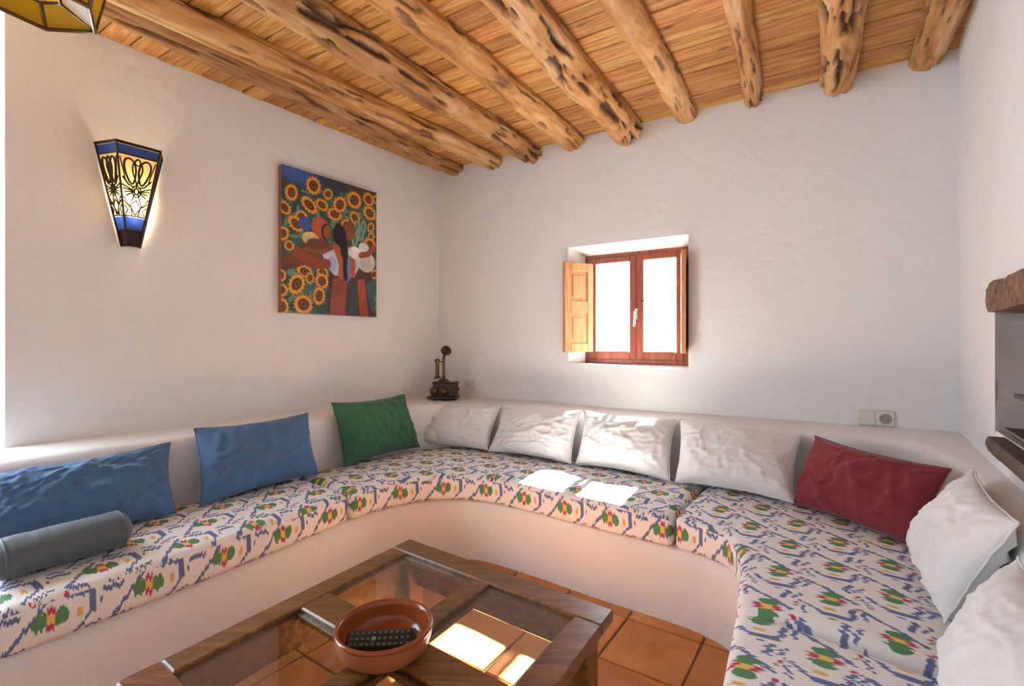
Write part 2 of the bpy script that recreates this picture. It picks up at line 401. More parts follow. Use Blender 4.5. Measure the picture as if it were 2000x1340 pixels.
# unseen wall added behind the viewer to hold back daylight; the side left of it, past the end of the left wall, stays open to the daylight
wf = wall('wall_front_added', lambda u, d, v: K(u, 4.0-d, v), rng(-.40, 2.80, 30), rng(0, ZT, 24), seed=17)
o = wf.build('wall_front_added', 'plaster', loc=P3(K(1.4, 4.0), 0), smooth=True); tag(o, 'unseen white plaster wall added behind the viewer to limit daylight', 'wall', kind='structure')
wf = wall('wall_side_added', L, rng(3.25, 4.1, 10), rng(0, ZT, 24), seed=23)  # unseen wall added to narrow the daylight opening
o = wf.build('wall_side_added', 'plaster', loc=P3(L(3.6, 0), 0), smooth=True); tag(o, 'unseen white plaster wall added to narrow the open side', 'wall', kind='structure')
# floor with terracotta tiles
fl = MB(); fl.box((.1, 1.0, -.03), (3.4, 0, 0), (0, 3.6, 0), (0, 0, .02)); floor = fl.build('floor', 'grout', loc=(0, 0, 0)); tag(floor, 'terracotta tiled floor', 'floor', kind='structure')
TS = .285; tb = MB(); hs = TS/2 - .004
EU = nrm((.826, -.563)); EV = nrm((.563, .826))
tb.box((0, 0, 0), P3(EU, 0)*hs, P3(EV, 0)*hs, (0, 0, .006), .003)
tile0 = tb.build('tile', 'tile', loc=(0, 0, 0)); tmesh = tile0.data; bpy.data.objects.remove(tile0)
TO = np.array([.458, 1.935])
for i in range(-9, 8):
    for j in range(-9, 8):
        p = TO + EU*TS*(i+.5) + EV*TS*(j+.5)
        a, bk, rr_ = (p-C)@NL, -(p-C)@NB, -(p-RC)@NL
        if a < .45 or bk < .45 or rr_ < .3 or p[1] < -1.4: continue
        t = bpy.data.objects.new('tile', tmesh); COL.objects.link(t); t.parent = floor; t.location = (p[0], p[1], -.006 + random.uniform(-.0008, .0008))

# ceiling: deck, planks, beams
cb = MB(); cb.box((.2, 1.0, 2.44), P3(U, 0)*2.6, P3(NB, 0)*1.88, (0, 0, .03)); ceiling = cb.build('ceiling', 'deck', loc=(0, 0, 0)); tag(ceiling, 'plank ceiling', 'ceiling', kind='structure')
d = -.03; row = 0
while d < 4.2:
    w = random.uniform(.082, .118) if d > .1 else .10
    s0, s1 = -.072*d - .02, 2.94 - .072*d
    cuts = sorted(random.sample([.5, .8, 1.09, 1.45, 1.78, 2.12, 2.49], 2)) if row % 2 else [random.choice([.8, 1.09, 1.45, 1.78])]
    ends = [s0] + [c - .06*d for c in cuts] + [s1]
    for a, bb in zip(ends[:-1], ends[1:]):
        pb = MB(); h = (bb-a)/2 - .0015; cz = ZC + .011 + random.uniform(-.003, .003)
        pb.box((0, 0, 0), (h, 0, 0), (0, w/2-.0022, 0), (0, 0, .011), .0035)
        c = K((a+bb)/2, d + w/2)
        p = pb.build('plank', 'plank', loc=(0, 0, 0)); p.parent = ceiling; p.location = (c[0], c[1], cz); p.rotation_euler = (0, 0, math.atan2(U[1], U[0]) + random.uniform(-.002, .002))
    d += w; row += 1

BEAMS = [  # s on back wall, underside z, half width, point at mid room, age, hollows, label
    (.165, 2.313, .070, (-1.52, 1.80), .45, 1.0, 'thin dark ceiling beam nearest the wall with the painting'),
    (.498, 2.285, .070, (-1.352, 1.738), .10, .8, 'knobbly ceiling beam, second from the wall with the painting'),
    (.804, 2.270, .083, (-.874, 1.69), .35, 1.5, 'dark split and rugged ceiling beam, third from the painting wall'),
    (1.092, 2.300, .076, (-.457, 1.723), .0, .45, 'smooth honey coloured ceiling beam, fourth from the painting wall'),
    (1.446, 2.258, .086, (-.069, 1.649), .0, 1.6, 'thick pitted ceiling beam with a long split at its wall end'),
    (1.782, 2.306, .060, (.367, 1.718), .0, .5, 'smooth pale ceiling beam above the window right edge'),
    (2.115, 2.308, .047, (.789, 1.72), .12, 1.0, 'thinnest speckled ceiling beam right of the window'),
    (2.486, 2.268, .075, (1.141, 1.668), .0, 2.0, 'heavily wormed hollow ceiling beam, second from the right wall'),
    (2.800, 2.288, .069, (1.535, 1.70), .15, 1.1, 'ceiling beam with an oval knot nearest the right wall')]
for bi, (s, zb, r, q, age, hol, lab) in enumerate(BEAMS):
    p0 = K(s, 0); q = np.array(q); d1 = nrm(q-p0); start = p0 - d1*.04
    l1 = np.linalg.norm(q-start); d2 = D
    if d1@NL < D@NL: d2 = d1
    NLn, NR = 300, 56; ln = l1 + 1.9; rv = max((2.385-zb)/1.55, r*.75); V = []; hl = []; uvs = []
    for i in range(NLn):
        x = ln*i/(NLn-1)
        if x < l1: c = start + d1*x
        else:
            k = min((x-l1)/.6, 1); c = start + d1*l1 + d1*(x-l1)*(1-k/2) + d2*(x-l1)*k/2
        wob = .020*nz(x*1.4, bi*7.1, 1) ; wz = .008*nz(x*1.2, bi*3.3, 9)
        side = np.array([-d1[1], d1[0]])
        tap = 1 + .13*nz(x*1.6, bi*2.7, 4) + .06*nz(x*4.5, bi, 8)
        for k in range(NR):
            a = 2*math.pi*k/NR; ca, sa = math.cos(a), math.sin(a)
            tw = .5*nz(x*.9, bi*5, 2)
            c2, s2 = math.cos(a+tw), math.sin(a+tw)
            lump = .10*nz(x*3.2, c2*1.3+bi*4, s2*1.3) + .05*nz(x*8, c2*2.6+bi*4, s2*2.6) + .025*nz(x*5, c2*9+bi, s2*9)
            hn = nz(x*5.0+bi*11, c2*2.8, s2*2.8) + .40*nz(x*13+bi*3, c2*5.6, s2*5.6)
            thr = .44 - .13*hol
            h = min(max((hn - thr)/.12, 0), 1)*min(1, .55+.3*hol)
            g = abs(nz(x*1.1+bi, c2*2.4+9, s2*2.4)); gr = max(0, .05-g)/.05*min(1, hol*.7)
            h = max(h, gr*.8)
            f = tap*(1 + lump) - .34*h*min(r, .08)/.08
            V.append(np.array([c[0] + side[0]*(wob + ca*r*f), c[1] + side[1]*(wob + ca*r*f), zb + rv + wz + sa*rv*f])); hl.append(h); uvs.append((x, a/(2*math.pi)*r*6.3))
    b = MB(); b.v = [tuple(p) for p in V]
    b.f = [(i*NR+k, i*NR+(k+1) % NR, (i+1)*NR+(k+1) % NR, (i+1)*NR+k) for i in range(NLn-1) for k in range(NR)] + [tuple(range(NR)), tuple((NLn-1)*NR+k for k in range(NR))]
    o = b.build('ceiling_beam', 'beam', loc=P3(p0, zb), smooth=True); o['age'] = float(age)
    at = o.data.attributes.new('hollow', 'FLOAT', 'POINT'); at.data.foreach_set('value', np.array(hl, dtype=np.float32))
    ul = o.data.uv_layers.new(name='UVMap'); li = np.zeros(len(o.data.loops), dtype=np.int32); o.data.loops.foreach_get('vertex_index', li)
    ul.data.foreach_set('uv', np.array(uvs, dtype=np.float32)[li].ravel())
    tag(o, lab, 'beam', 'round log beams under the plank ceiling')

# ------------------------------------------------------------------ masonry bench along three walls
def spline(pts, n, lo=0.0, hi=None):
    pts = np.array(pts, float); m = len(pts); hi = m-1 if hi is None else hi; out = []
    ext = np.vstack([2*pts[0]-pts[1], pts, 2*pts[-1]-pts[-2]])
    for x in np.linspace(lo, hi, n):
        i = min(int(x), m-2); t = x-i; p0, p1, p2, p3 = ext[i:i+4]
        out.append(.5*((2*p1) + (-p0+p2)*t + (2*p0-5*p1+4*p2-p3)*t*t + (-p0+3*p1-3*p2+p3)*t**3))
    return np.array(out)
LD = .27   # depth of the shelf behind the seat
FR = [(-1.36, 1.06), (-1.28, 1.21), (-1.17, 1.379), (-1.033, 1.603), (-.876, 1.88), (-.722, 2.16), (-.575, 2.34), (-.395, 2.44), (-.18, 2.432), (.03, 2.31), (.265, 2.135), (.42, 2.02), (.630, 1.872), (.715, 1.79), (.762, 1.69), (.745, 1.573), (.70, 1.46), (.576, 1.217), (.423, .946), (.2, .55)]
BK = [L(2.42, LD), L(2.30, LD), L(2.13, LD), L(1.88, LD), L(1.57, LD), L(1.31, LD), L(.98, LD), L(.62, .29), K(.42, .36), K(.72, .29), K(1.12, LD), K(1.42, LD), K(1.97, LD), K(2.32, .28), K(2.66, .31), R(.60, .10), R(.98, .075), R(1.58, .075), R(1.9, .075), R(2.35, .075)]
WL = [L(2.42, 0), L(2.30, 0), L(2.13, 0), L(1.88, 0), L(1.57, 0), L(1.31, 0), L(.98, 0), L(.5, 0), C, K(.62, 0), K(1.12, 0), K(1.42, 0), K(1.97, 0), K(2.4, 0), RC, R(.5, 0), R(.98, 0), R(1.58, 0), R(1.9, 0), R(2.35, 0)]
NS = 190
fs, bs_, ws = spline(FR, NS), spline(BK, NS), spline(WL, NS)
ZL = .70; ZS = .30
V = []; prof_n = None
for i in range(NS):
    f, g, w = fs[i], bs_[i], ws[i]; n_ = nrm(f-g); wn_ = nrm(w-g) if np.linalg.norm(w-g) > 1e-3 else -n_
    zl = ZL + .012*nz(g[0]*2.1, g[1]*2.1, 3); ins = .02
    base = f - n_*ins
    pr = [P3(base, -.01)]
    for z in (.06, .12, .18, .24): pr.append(P3(base + n_*.004*nz(base[0]*4, base[1]*4, z*5), z))
    pr += [P3(base - n_*.004, ZS-.016), P3(base - n_*.016, ZS-.002)]
    for k in (.2, .5, .8): pr.append(P3(base*(1-k) + g*k, ZS))
    pr += [P3(g, ZS)]
    for z in (.38, .46, .54, .62): pr.append(P3(g + n_*.005*nz(g[0]*5, g[1]*5, z*6), z))
    rr = min(.04, np.linalg.norm(w-g)*.6)
    for a in (0, 25, 50, 70, 90): pr.append(P3(g + wn_*rr*(1-math.cos(math.radians(a))), zl - rr + rr*math.sin(math.radians(a))))
    pr.append(P3(g*.4 + w*.6, zl+.003)); pr.append(P3(w - wn_*-.012, zl+.006)); prof_n = len(pr); V += pr
b = MB(); b.add(V, [(i*prof_n+k, i*prof_n+k+1, (i+1)*prof_n+k+1, (i+1)*prof_n+k) for i in range(NS-1) for k in range(prof_n-1)])
# closed ends
for i in (0, NS-1): b.f.append(tuple(i*prof_n+k for k in range(prof_n)) + ())
bench = b.build('masonry_bench', 'bench_plaster', loc=P3(K(1.4, .5), 0), smooth=True, angle=60)
tag(bench, 'whitewashed masonry bench with a low back curving round three walls', 'bench')

# ------------------------------------------------------------------ patterned seat cushions
def seat(name, lo, hi, label, planar, ztop=.43, zbot=.302, over=.016, inset_back=.012, skew=0):
    N = max(12, int((hi-lo)*16)); f = spline(FR, N, lo, hi); g = spline(BK, N, lo, hi)
    arc = np.concatenate([[0], np.cumsum(np.linalg.norm(np.diff(f, axis=0), axis=1))]); total = arc[-1]
    # extra close stations to round the ends
    ring = []; r1 = .034
    H = ztop - zbot
    for a in (180, 200, 225, 250): pass
    def section(w):
        pts = []; kind = []
        for a in (270, 235, 205, 180): pts.append((.028 + .028*math.cos(math.radians(a)), zbot + .028 + .028*math.sin(math.radians(a)))); kind.append(0)
        for k in (.35, .65): pts.append((-.004, zbot + .028 + (H-.028-r1)*k)); kind.append(0)
        for a in (180, 155, 130, 110, 90): pts.append((r1 + r1*math.cos(math.radians(a)), ztop - r1 + r1*math.sin(math.radians(a)))); kind.append(0 if a > 140 else 1)
        for k in (.12, .25, .38, .5, .62, .75, .88): pts.append((r1 + (w-2*r1)*k, ztop + .012*math.sin(math.pi*k))); kind.append(1)
        for a in (90, 60, 30, 0): pts.append((w-r1 + r1*math.cos(math.radians(a)), ztop - r1 + r1*math.sin(math.radians(a)))); kind.append(1)
        for a in (0, -45, -90): pts.append((w-.028 + .028*math.cos(math.radians(a)), zbot + .028 + .028*math.sin(math.radians(a)))); kind.append(2)
        return pts, kind
    stations = []
    for i in range(N):
        x = arc[i]; e = min(x, total-x)
        stations.append((i/(N-1)*1.0, e))
    tt = sorted(set([0, .006/total, .016/total, .03/total] + [1-.03/total, 1-.016/total, 1-.006/total, 1] + [k/(N-1) for k in range(N) if .04 < k/(N-1)*total < total-.04]))
    V = []; U1 = []; NR_ = None; kinds = None
    for t in tt:
        x = t*total; i = min(np.searchsorted(arc, x, side='right')-1, N-2); k = (x-arc[i])/(arc[i+1]-arc[i])
        F_ = f[i]*(1-k) + f[i+1]*k; G_ = g[i]*(1-k) + g[i+1]*k; n_ = nrm(F_-G_)
        e = min(x, total-x); ins = .03 - math.sqrt(max(0, .03**2 - max(0, .03-e)**2)) if e < .03 else 0
        w = np.linalg.norm(F_-G_) + over - inset_back
        sec, kinds = section(w); NR_ = len(sec); cz = (ztop+zbot)/2
        for (a, z) in sec:
            a2 = min(max(a, ins), w-ins); z2 = cz + (z-cz)*max(0.02, (H/2-ins)/(H/2))
            p = F_ + n_*over - n_*a2
            wv = .004*nz(p[0]*6, p[1]*6, z*8)
            V.append(P3(p, z2 + (wv if z > cz else 0))); U1.append((x, a))
    b = MB(); b.v = [tuple(p) for p in V]; m = len(tt)
    fk = []
    for i in range(m-1):
        for k in range(NR_):
            b.f.append((i*NR_+k, (i+1)*NR_+k, (i+1)*NR_+(k+1) % NR_, i*NR_+(k+1) % NR_)); fk.append(kinds[k] if kinds[k] == kinds[(k+1) % NR_] else (1 if 1 in (kinds[k], kinds[(k+1) % NR_]) and kinds[k] != 2 else 2))
    b.f.append(tuple(range(NR_))); fk.append(2); b.f.append(tuple((m-1)*NR_+k for k in range(NR_))); fk.append(2)
    c = f.mean(axis=0)*.5 + g.mean(axis=0)*.5
    o = b.build(name, 'ikat', loc=P3(c, zbot), smooth=True, angle=70)
    ul = o.data.uv_layers.new(name='UVMap')
    for pi, poly in enumerate(o.data.polygons):
        kd = fk[pi]
        for li in poly.loop_indices:
            vi = o.data.loops[li].vertex_index; p = np.array(V[vi]); x, a = U1[vi]
            if kd == 0: ul.data[li].uv = (x + planar[2], p[2] - .366)
            elif kd == 1: uu, vv = planar[0](p[:2]); ul.data[li].uv = (uu + planar[2], vv + .064)
            else: ul.data[li].uv = (x + .03 + (p[:2]-c)@U, p[2] - .366)
    return tag(o, label, 'seat cushion', 'ikat patterned seat cushions on the masonry bench')
SEAM1, SEAM2, SEAM3 = 4.98, 11.97, 16.93
def left_map(p): q = p-C; return 2.40 - q@D, .83 - q@NL
def back_map(p): q = p-C; return q@U, .87 + q@NB
def right_map(p): q = p-RC; return q@D, .60 + q@NL
seat('seat_cushion', .93, SEAM1-.03, 'blue and white patterned seat cushion under the blue pillows', (left_map, 0, 0.0))
seat('seat_cushion', SEAM1+.03, SEAM2-.02, 'long curved patterned seat cushion under the window, sunlit', (back_map, 0, .07))
seat('seat_cushion', SEAM2+.02, SEAM3-.02, 'patterned corner seat cushion in front of the red pillow', (right_map, 0, .09))
seat('seat_cushion', SEAM3+.10, 18.9, 'patterned seat cushion at the bottom right edge, nearest the viewer', (right_map, 0, .02), ztop=.437)

# ------------------------------------------------------------------ loose pillows
def pillow(name, TL, TR, BR, BL, th, mat, label, group, seed, wr=1.0, nu=56, nv=40):
    TL, TR, BR, BL = (np.array(q, float) for q in (TL, TR, BR, BL))
    ctr = (TL+TR+BR+BL)/4; n = nrm(np.cross(TR-BL, TL-BR)); 
    if n @ (np.array([.1, .9, .9]) - ctr) < 0: n = -n
    sz = (np.linalg.norm(TR-TL)+np.linalg.norm(BR-BL))/2; hz_ = (np.linalg.norm(TL-BL)+np.linalg.norm(TR-BR))/2
    V = []; idx = {}
    def vert(i, j, side):
        u, v = -1+2*i/nu, -1+2*j/nv
        edge = i in (0, nu) or j in (0, nv)
        key = (i, j, 0 if edge else side)
        if key in idx: return idx[key]
        u2 = u*(1 - .06*(1-v*v)*abs(u)); v2 = v*(1 - .10*(1-u*u)*abs(v))
        a, b = (u2+1)/2, (v2+1)/2
        p = (BL*(1-a) + BR*a)*(1-b) + (TL*(1-a) + TR*a)*b
        h = (max(0, 1-abs(u)**2.4)**.62)*(max(0, 1-abs(v)**2.4)**.62)*(1 - .14*v)
        wrk = 0
        if not edge:
            x, y = u*sz/2, v*hz_/2
            fold = 1-abs(nz(x*7+seed*3.1, y*16+seed, seed*1.7)*2); fold = max(0, fold-.55)
            fold2 = 1-abs(nz(x*14+seed, (y+.35*x)*9+seed*2, seed*.7)*2); fold2 = max(0, fold2-.6)
            ce = (abs(u)**2 + abs(v)**2)/2
            ang = math.atan2(1-abs(v)*.98, 1-abs(u)*.98); rad = max(0, ce-.25)*math.sin(ang*14+seed)*.5
            fold3 = max(0, 1-abs(nz((x+.6*y)*9+seed*9, (y-.4*x)*30, seed)*2.2)-.6); wrk = wr*(.024*fold + .022*fold2 + .013*fold3 + .020*rad + .020*nz(x*5, y*5, seed*5.3))*min(1, h*2)
        p = p + n*(side*th*(.56 if side > 0 else .44)*h + side*wrk)
        if edge: p = p + n*.006*nz(u*4, v*4, seed) 
        idx[key] = len(V); V.append(p); return idx[key]
    Fc = []
    for side in (1, -1):
        for j in range(nv):
            for i in range(nu):
                q = (vert(i, j, side), vert(i+1, j, side), vert(i+1, j+1, side), vert(i, j+1, side)); Fc.append(q if side > 0 else q[::-1])
    b = MB(); b.v = [tuple(p) for p in V]; b.f = Fc
    base = (BL+BR)/2
    o = b.build(name, mat, loc=base, smooth=True)
    # sewn seam running round the edge
    e = [V[idx[(i, 0, 0)]] for i in range(nu)] + [V[idx[(nu, j, 0)]] for j in range(nv)] + [V[idx[(i, nv, 0)]] for i in range(nu, 0, -1)] + [V[idx[(0, j, 0)]] for j in range(nv, 0, -1)]
    s = MB(); s.tube(e, .0022, 6, closed=True); s.build('seam', mat, parent=o, smooth=True)
    return tag(o, label, 'pillow', group)
ZB = .447
gp = 'loose pillows leaning on the low bench back'
pillow('pillow', L(2.44, .30, .672), L(1.838, .29, .69), L(1.876, .455, ZB), L(2.46, .455, ZB), .15, 'blue', 'wide blue pillow at the left edge behind the grey bolster', gp, 1, 1.3)
pillow('pillow', L(1.752, .285, .732), L(1.225, .275, .735), L(1.242, .40, ZB), L(1.796, .455, ZB), .13, 'blue', 'blue pillow standing alone between the green pillow and the far left one', gp, 2)
pillow('pillow', L(1.098, .285, .774), L(.585, .28, .775), L(.518, .345, ZB), L(1.089, .385, ZB), .13, 'green', 'dark green pillow near the room corner', gp, 3)
pillow('pillow', K(.215, .37, .70), K(.745, .285, .706), K(.719, .40, ZB), K(.221, .50, ZB), .11, 'white', 'white pillow nearest the room corner and the old telephone', gp, 4, .8)
pillow('pillow', K(.765, .285, .698), K(1.278, .285, .712), K(1.282, .43, ZB), K(.735, .42, ZB), .12, 'white', 'white pillow below and left of the window', gp, 5, .8)
pillow('pillow', K(1.295, .285, .714), K(1.795, .285, .708), K(1.814, .487, ZB), K(1.303, .42, ZB), .13, 'white', 'white pillow directly below the window behind the sun patch', gp, 6, .6)
pillow('pillow', K(1.815, .295, .715), K(2.338, .31, .688), K(2.316, .58, ZB+.012), K(1.839, .50, ZB+.006), .14, 'white', 'wide white pillow next to the red one', gp, 7, .8)
pillow('pillow', (1.275, 2.045, .703), (1.402, 1.552, .693), (1.292, 1.544, ZB-.005), (1.125, 1.951, ZB), .12, 'red', 'dark red pillow set across the right corner', gp, 8, 1.2)
pillow('pillow', R(.97, .088, .745), R(1.47, .088, .742), R(1.337, .185, ZB), R(.857, .215, ZB), .10, 'white', 'large white pillow leaning on the right wall next to the red pillow', gp, 9, .8)
pillow('pillow', R(1.50, .095, .685), R(2.05, .095, .69), R(2.05, .22, ZB+.015), R(1.53, .20, ZB+.015), .11, 'white', 'white pillow at the bottom right corner, nearest the viewer', gp, 10, .5)
# grey bolster
A_, B_ = np.array([-1.425, 1.315, .500]), np.array([-1.245, 1.585, .500]); ax = nrm(B_-A_); sd = nrm(np.cross(ax, (0, 0, 1)))
V = []; N1, N2 = 44, 32; ln = np.linalg.norm(B_-A_)
for i in range(N1):
    x = i/(N1-1); e = min(x, 1-x)*ln; k = (max(0, 1-((.045-e)/.045)**2))**.42 if e < .045 else 1.0
    for j in range(N2):
        a = 2*math.pi*j/N2; lump = 1 + .05*nz(x*5, math.cos(a), math.sin(a)) + .02*nz(x*14, math.cos(a)*2, math.sin(a)*2)
        V.append(A_ + ax*x*ln + sd*(.072*k*lump*math.cos(a)) + np.array([0, 0, 1])*(.056*k*lump*math.sin(a)))
b = MB(); b.add(V, [(i*N2+j, i*N2+(j+1) % N2, (i+1)*N2+(j+1) % N2, (i+1)*N2+j) for i in range(N1-1) for j in range(N2)] + [tuple(range(N2)), tuple((N1-1)*N2+j for j in range(N2))])
o = b.build('bolster', 'grey_leather', loc=(A_+B_)/2 - np.array([0, 0, .056]), smooth=True, angle=70); tag(o, 'dark grey leather bolster lying in front of the blue pillow', 'bolster')
for end, sgn in ((A_, 1), (B_, -1)):
    s = MB(); s.tube([end + ax*sgn*.03 + sd*.069*math.cos(a) + np.array([0, 0, 1])*.0535*math.sin(a) for a in np.linspace(0, 2*math.pi, 28, endpoint=False)], .0035, 6, closed=True); s.build('piping', 'grey_leather', parent=o, smooth=True)

# ------------------------------------------------------------------ coffee table
TF = np.array([-.353, 1.678]); ex = np.array([.808, -.588]); ey = nrm(np.array([-.588, -.808]) + .072*ex); TZ = .42
def T(a, c, z): p = TF + ex*a + ey*c; return np.array([p[0], p[1], z])
TWd, TLn = .756, .832
table = empty('coffee_table', T(TWd/2, TLn/2, 0), 'brown wooden coffee table with four glass panes in its top', 'table')
X3, Y3 = P3(ex, 0), P3(ey, 0)
def tbox(name, a0, a1, c0, c1, z0, z1, mat='table', bev=.004, par=None):
    b = MB(); ctr = T((a0+a1)/2, (c0+c1)/2, (z0+z1)/2)
    # board modelled along its own grain axis
    b.box(ctr, X3*(a1-a0)/2, Y3*(c1-c0)/2, (0, 0, (z1-z0)/2), bev)
    return b.build(name, mat, parent=par or table)
m_t2 = M['table'].copy(); M['table_b'] = m_t2
for nd in m_t2.node_tree.nodes:
    if nd.type == 'MAPPING': nd.inputs['Rotation'].default_value = (0, 0, math.atan2(-ey[1], -ey[0])*-1)
for nd in M['table'].node_tree.nodes:
    if nd.type == 'MAPPING': nd.inputs['Rotation'].default_value = (0, 0, -math.atan2(ex[1], ex[0]))
th = .030
tbox('top_rail', 0, TWd, 0, .080, TZ-th, TZ); tbox('top_rail', 0, TWd, .752, TLn, TZ-th, TZ)
tbox('top_stile', 0, .068, .0805, .7515, TZ-th, TZ, 'table_b'); tbox('top_stile', .682, TWd, .0805, .7515, TZ-th, TZ, 'table_b')
tbox('top_stile', .353, .411, .0805, .7515, TZ-th, TZ, 'table_b')
tbox('cross_rail', .0685, .3525, .372, .462, TZ-th, TZ); tbox('cross_rail', .4115, .6815, .372, .462, TZ-th, TZ)
for (a0, a1) in ((.0685, .3525), (.4115, .6815)):
    for (c0, c1) in ((.0805, .3715), (.4625, .7515)):
        tbox('glass_pane', a0+.001, a1-.001, c0+.001, c1-.001, TZ-.012, TZ-.006, 'table_glass', 0)
        for (p0, p1, q0, q1) in ((a0, a1, c0, c0+.010), (a0, a1, c1-.010, c1), (a0, a0+.010, c0+.0105, c1-.0105), (a1-.010, a1, c0+.0105, c1-.0105)): tbox('pane_ledge', p0, p1, q0, q1, TZ-th+.002, TZ-.013, 'table', .001)
lw = .07
for (a, c) in ((.03, .03), (TWd-.03-lw, .03), (.03, TLn-.03-lw), (TWd-.03-lw, TLn-.03-lw)): tbox('leg', a, a+lw, c, c+lw, 0, TZ-th-.0005, 'table', .004)
for c in (.045, TLn-.045-.022): tbox('apron', .03+lw, TWd-.03-lw, c, c+.022, TZ-th-.075, TZ-th-.0005)
for a in (.045, TWd-.045-.022): tbox('apron', a, a+.022, .03+lw, TLn-.03-lw, TZ-th-.075, TZ-th-.0005, 'table_b')

# clay dish and remote control
BC = np.array([-.281, 1.072, TZ+.001])
dish = empty('clay_dish', BC, 'round brown glazed clay dish holding the remote control', 'dish')
b = MB(); prof = [(0, 0), (.070, 0), (.086, .004), (.097, .016), (.103, .034), (.105, .050)]; b.lathe(prof, BC, 64, caps=False); b.build('outer_wall', 'raw_clay', parent=dish, smooth=True, angle=50)
b = MB(); b.lathe([(.105, .050), (.1065, .054), (.1045, .0585), (.100, .0595), (.096, .056), (.094, .048), (.090, .028), (.083, .013), (.072, .0085), (0, .008)], BC, 64, caps=False); b.build('glazed_inside', 'terracotta', parent=dish, smooth=True, angle=60)
rc = BC + np.array([-.002, -.018, .0]); rax = nrm((.98, .02, .035)); ray = nrm(np.cross((0, 0, 1), rax)); raz = np.cross(rax, ray); tl = .55
ray2 = ray*math.cos(tl) + raz*math.sin(tl); raz2 = raz*math.cos(tl) - ray*math.sin(tl); rcen = rc + np.array([0, 0, .031])
remote = empty('remote_control', rcen, 'black remote control lying in the clay dish', 'remote control')
b = MB(); b.box(rcen, rax*.076, ray2*.021, raz2*.009, .005); b.build('body', 'black_plastic', parent=remote, smooth=True, angle=35)
b = MB()
for i in range(11):
    for j in range(3):
        if (i, j) in ((4, 1),): continue
        b.box(rcen + rax*(-.064 + i*.0122) + ray2*(-.012 + j*.012) + raz2*.0095, rax*.0030, ray2*.0022, raz2*.0010, .0006)
k = b.build('button_pad', 'button', parent=remote); k['kind'] = 'stuff'
b = MB(); b.box(rcen + rax*-.0152 + raz2*.0095, rax*.004, ray2*.004, raz2*.0014, .0008); b.build('power_button', 'green_button', parent=remote)

# ------------------------------------------------------------------ window
win = empty('window_1', K(1.44, -.155, .958), 'small red-brown wooden window with an open panelled shutter', 'window', kind='structure')
UP = np.array([0, 0, 1.]); S3 = P3(U, 0); N3 = P3(-NB, 0)
def wbox(name, s0, s1, z0, z1, d0, d1, mat='window', par=None, bev=.003):
    b = MB(); b.box(K((s0+s1)/2, (d0+d1)/2, (z0+z1)/2), S3*(s1-s0)/2, N3*(d1-d0)/2, UP*(z1-z0)/2, bev); return b.build(name, mat, parent=par or win)
wbox('window_frame', FS0-.01, FS0+.03, FZ0-.005, FZ1+.01, -.195, -.150); wbox('window_frame', FS1-.03, FS1+.01, FZ0-.005, FZ1+.01, -.195, -.150)
wbox('window_frame', FS0+.03, FS1-.03, FZ0-.005, FZ0+.030, -.195, -.150); wbox('window_frame', FS0+.03, FS1-.03, FZ1-.022, FZ1+.01, -.195, -.150)
mid = 1.455
for (s0, s1) in ((FS0+.028, mid-.001), (mid+.001, FS1-.028)):
    sb = MB(); z0, z1 = FZ0+.028, FZ1-.020
    for (a0, a1, c0, c1) in ((s0, s0+.042, z0, z1), (s1-.042, s1, z0, z1), (s0+.042, s1-.042, z0, z0+.052), (s0+.042, s1-.042, z1-.036, z1)):
        sb.box(K((a0+a1)/2, -.163, (c0+c1)/2), S3*(a1-a0)/2, N3*.018, UP*(c1-c0)/2, .004)
    sash = sb.build('sash', 'window', parent=win)
    wbox('pane', s0+.042, s1-.042, z0+.052, z1-.036, -.168, -.164, 'window_glass', sash, 0)
hb = MB(); hb.box(K(mid+.002, -.139, 1.27), S3*.010, N3*.004, UP*.035, .003); hb.tube([K(mid+.002, -.139, 1.28), K(mid+.002, -.118, 1.28)], .006, 10); hb.tube([K(mid+.002, -.116, 1.285), K(mid+.001, -.114, 1.24), K(mid-.004, -.114, 1.19)], [.008, .007, .008], 10)
hb.build('window_handle', 'chrome', parent=win, smooth=True, angle=40)
hb = MB(); hb.lathe([(.008, 0), (.010, .006), (.006, .012), (0, .014)], K(mid+.040, -.1445, 1.345), 12, axis=N3); hb.build('latch_knob', 'brass', parent=win, smooth=True, angle=50)
def shutter(hinge_s, ang, width, sgn):
    zc0, zc1 = FZ0+.075, FZ1-.055; hp = K(hinge_s, -.140)
    dr = U*math.cos(ang) - NB*math.sin(ang); pn = np.array([-dr[1], dr[0]])*sgn
    d3, n3 = P3(dr, 0), P3(pn, 0)
    b = MB(); t = .012
    def bx(a0, a1, c0, c1, tt, mb, off=0, bev=.003): mb.box(P3(hp, 0) + d3*(a0+a1)/2 + n3*off + UP*(c0+c1)/2, d3*(a1-a0)/2, n3*tt, UP*(c1-c0)/2, bev)
    st = .045; H_ = zc1-zc0; midz = (zc0+zc1)/2
    for a in ((0, st, zc0, zc1), (width-st, width, zc0, zc1), (st, width-st, zc0, zc0+.055), (st, width-st, zc1-.055, zc1), (st, width-st, midz-.04, midz+.04)): bx(*a, t, b)
    sh = b.build('shutter', 'shutter', parent=win)
    for (c0, c1) in ((zc0+.055, midz-.04), (midz+.04, zc1-.055)):
        p = MB(); bx(st-.002, width-st+.002, c0-.002, c1+.002, .003, p); bx(st+.020, width-st-.020, c0+.024, c1-.024, .008, p, 0, .004); p.build('shutter_panel', 'shutter', parent=sh)
    for z in (zc0+.08, zc1-.08):
        h = MB(); h.tube([P3(hp, z-.02) - d3*.004, P3(hp, z+.02) - d3*.004], .006, 10); h.build('hinge', 'brass', parent=sh, smooth=True, angle=50)
shutter(FS0+.050, math.radians(119), .225, 1)
shutter(FS1-.032, math.radians(76), .225, -1)

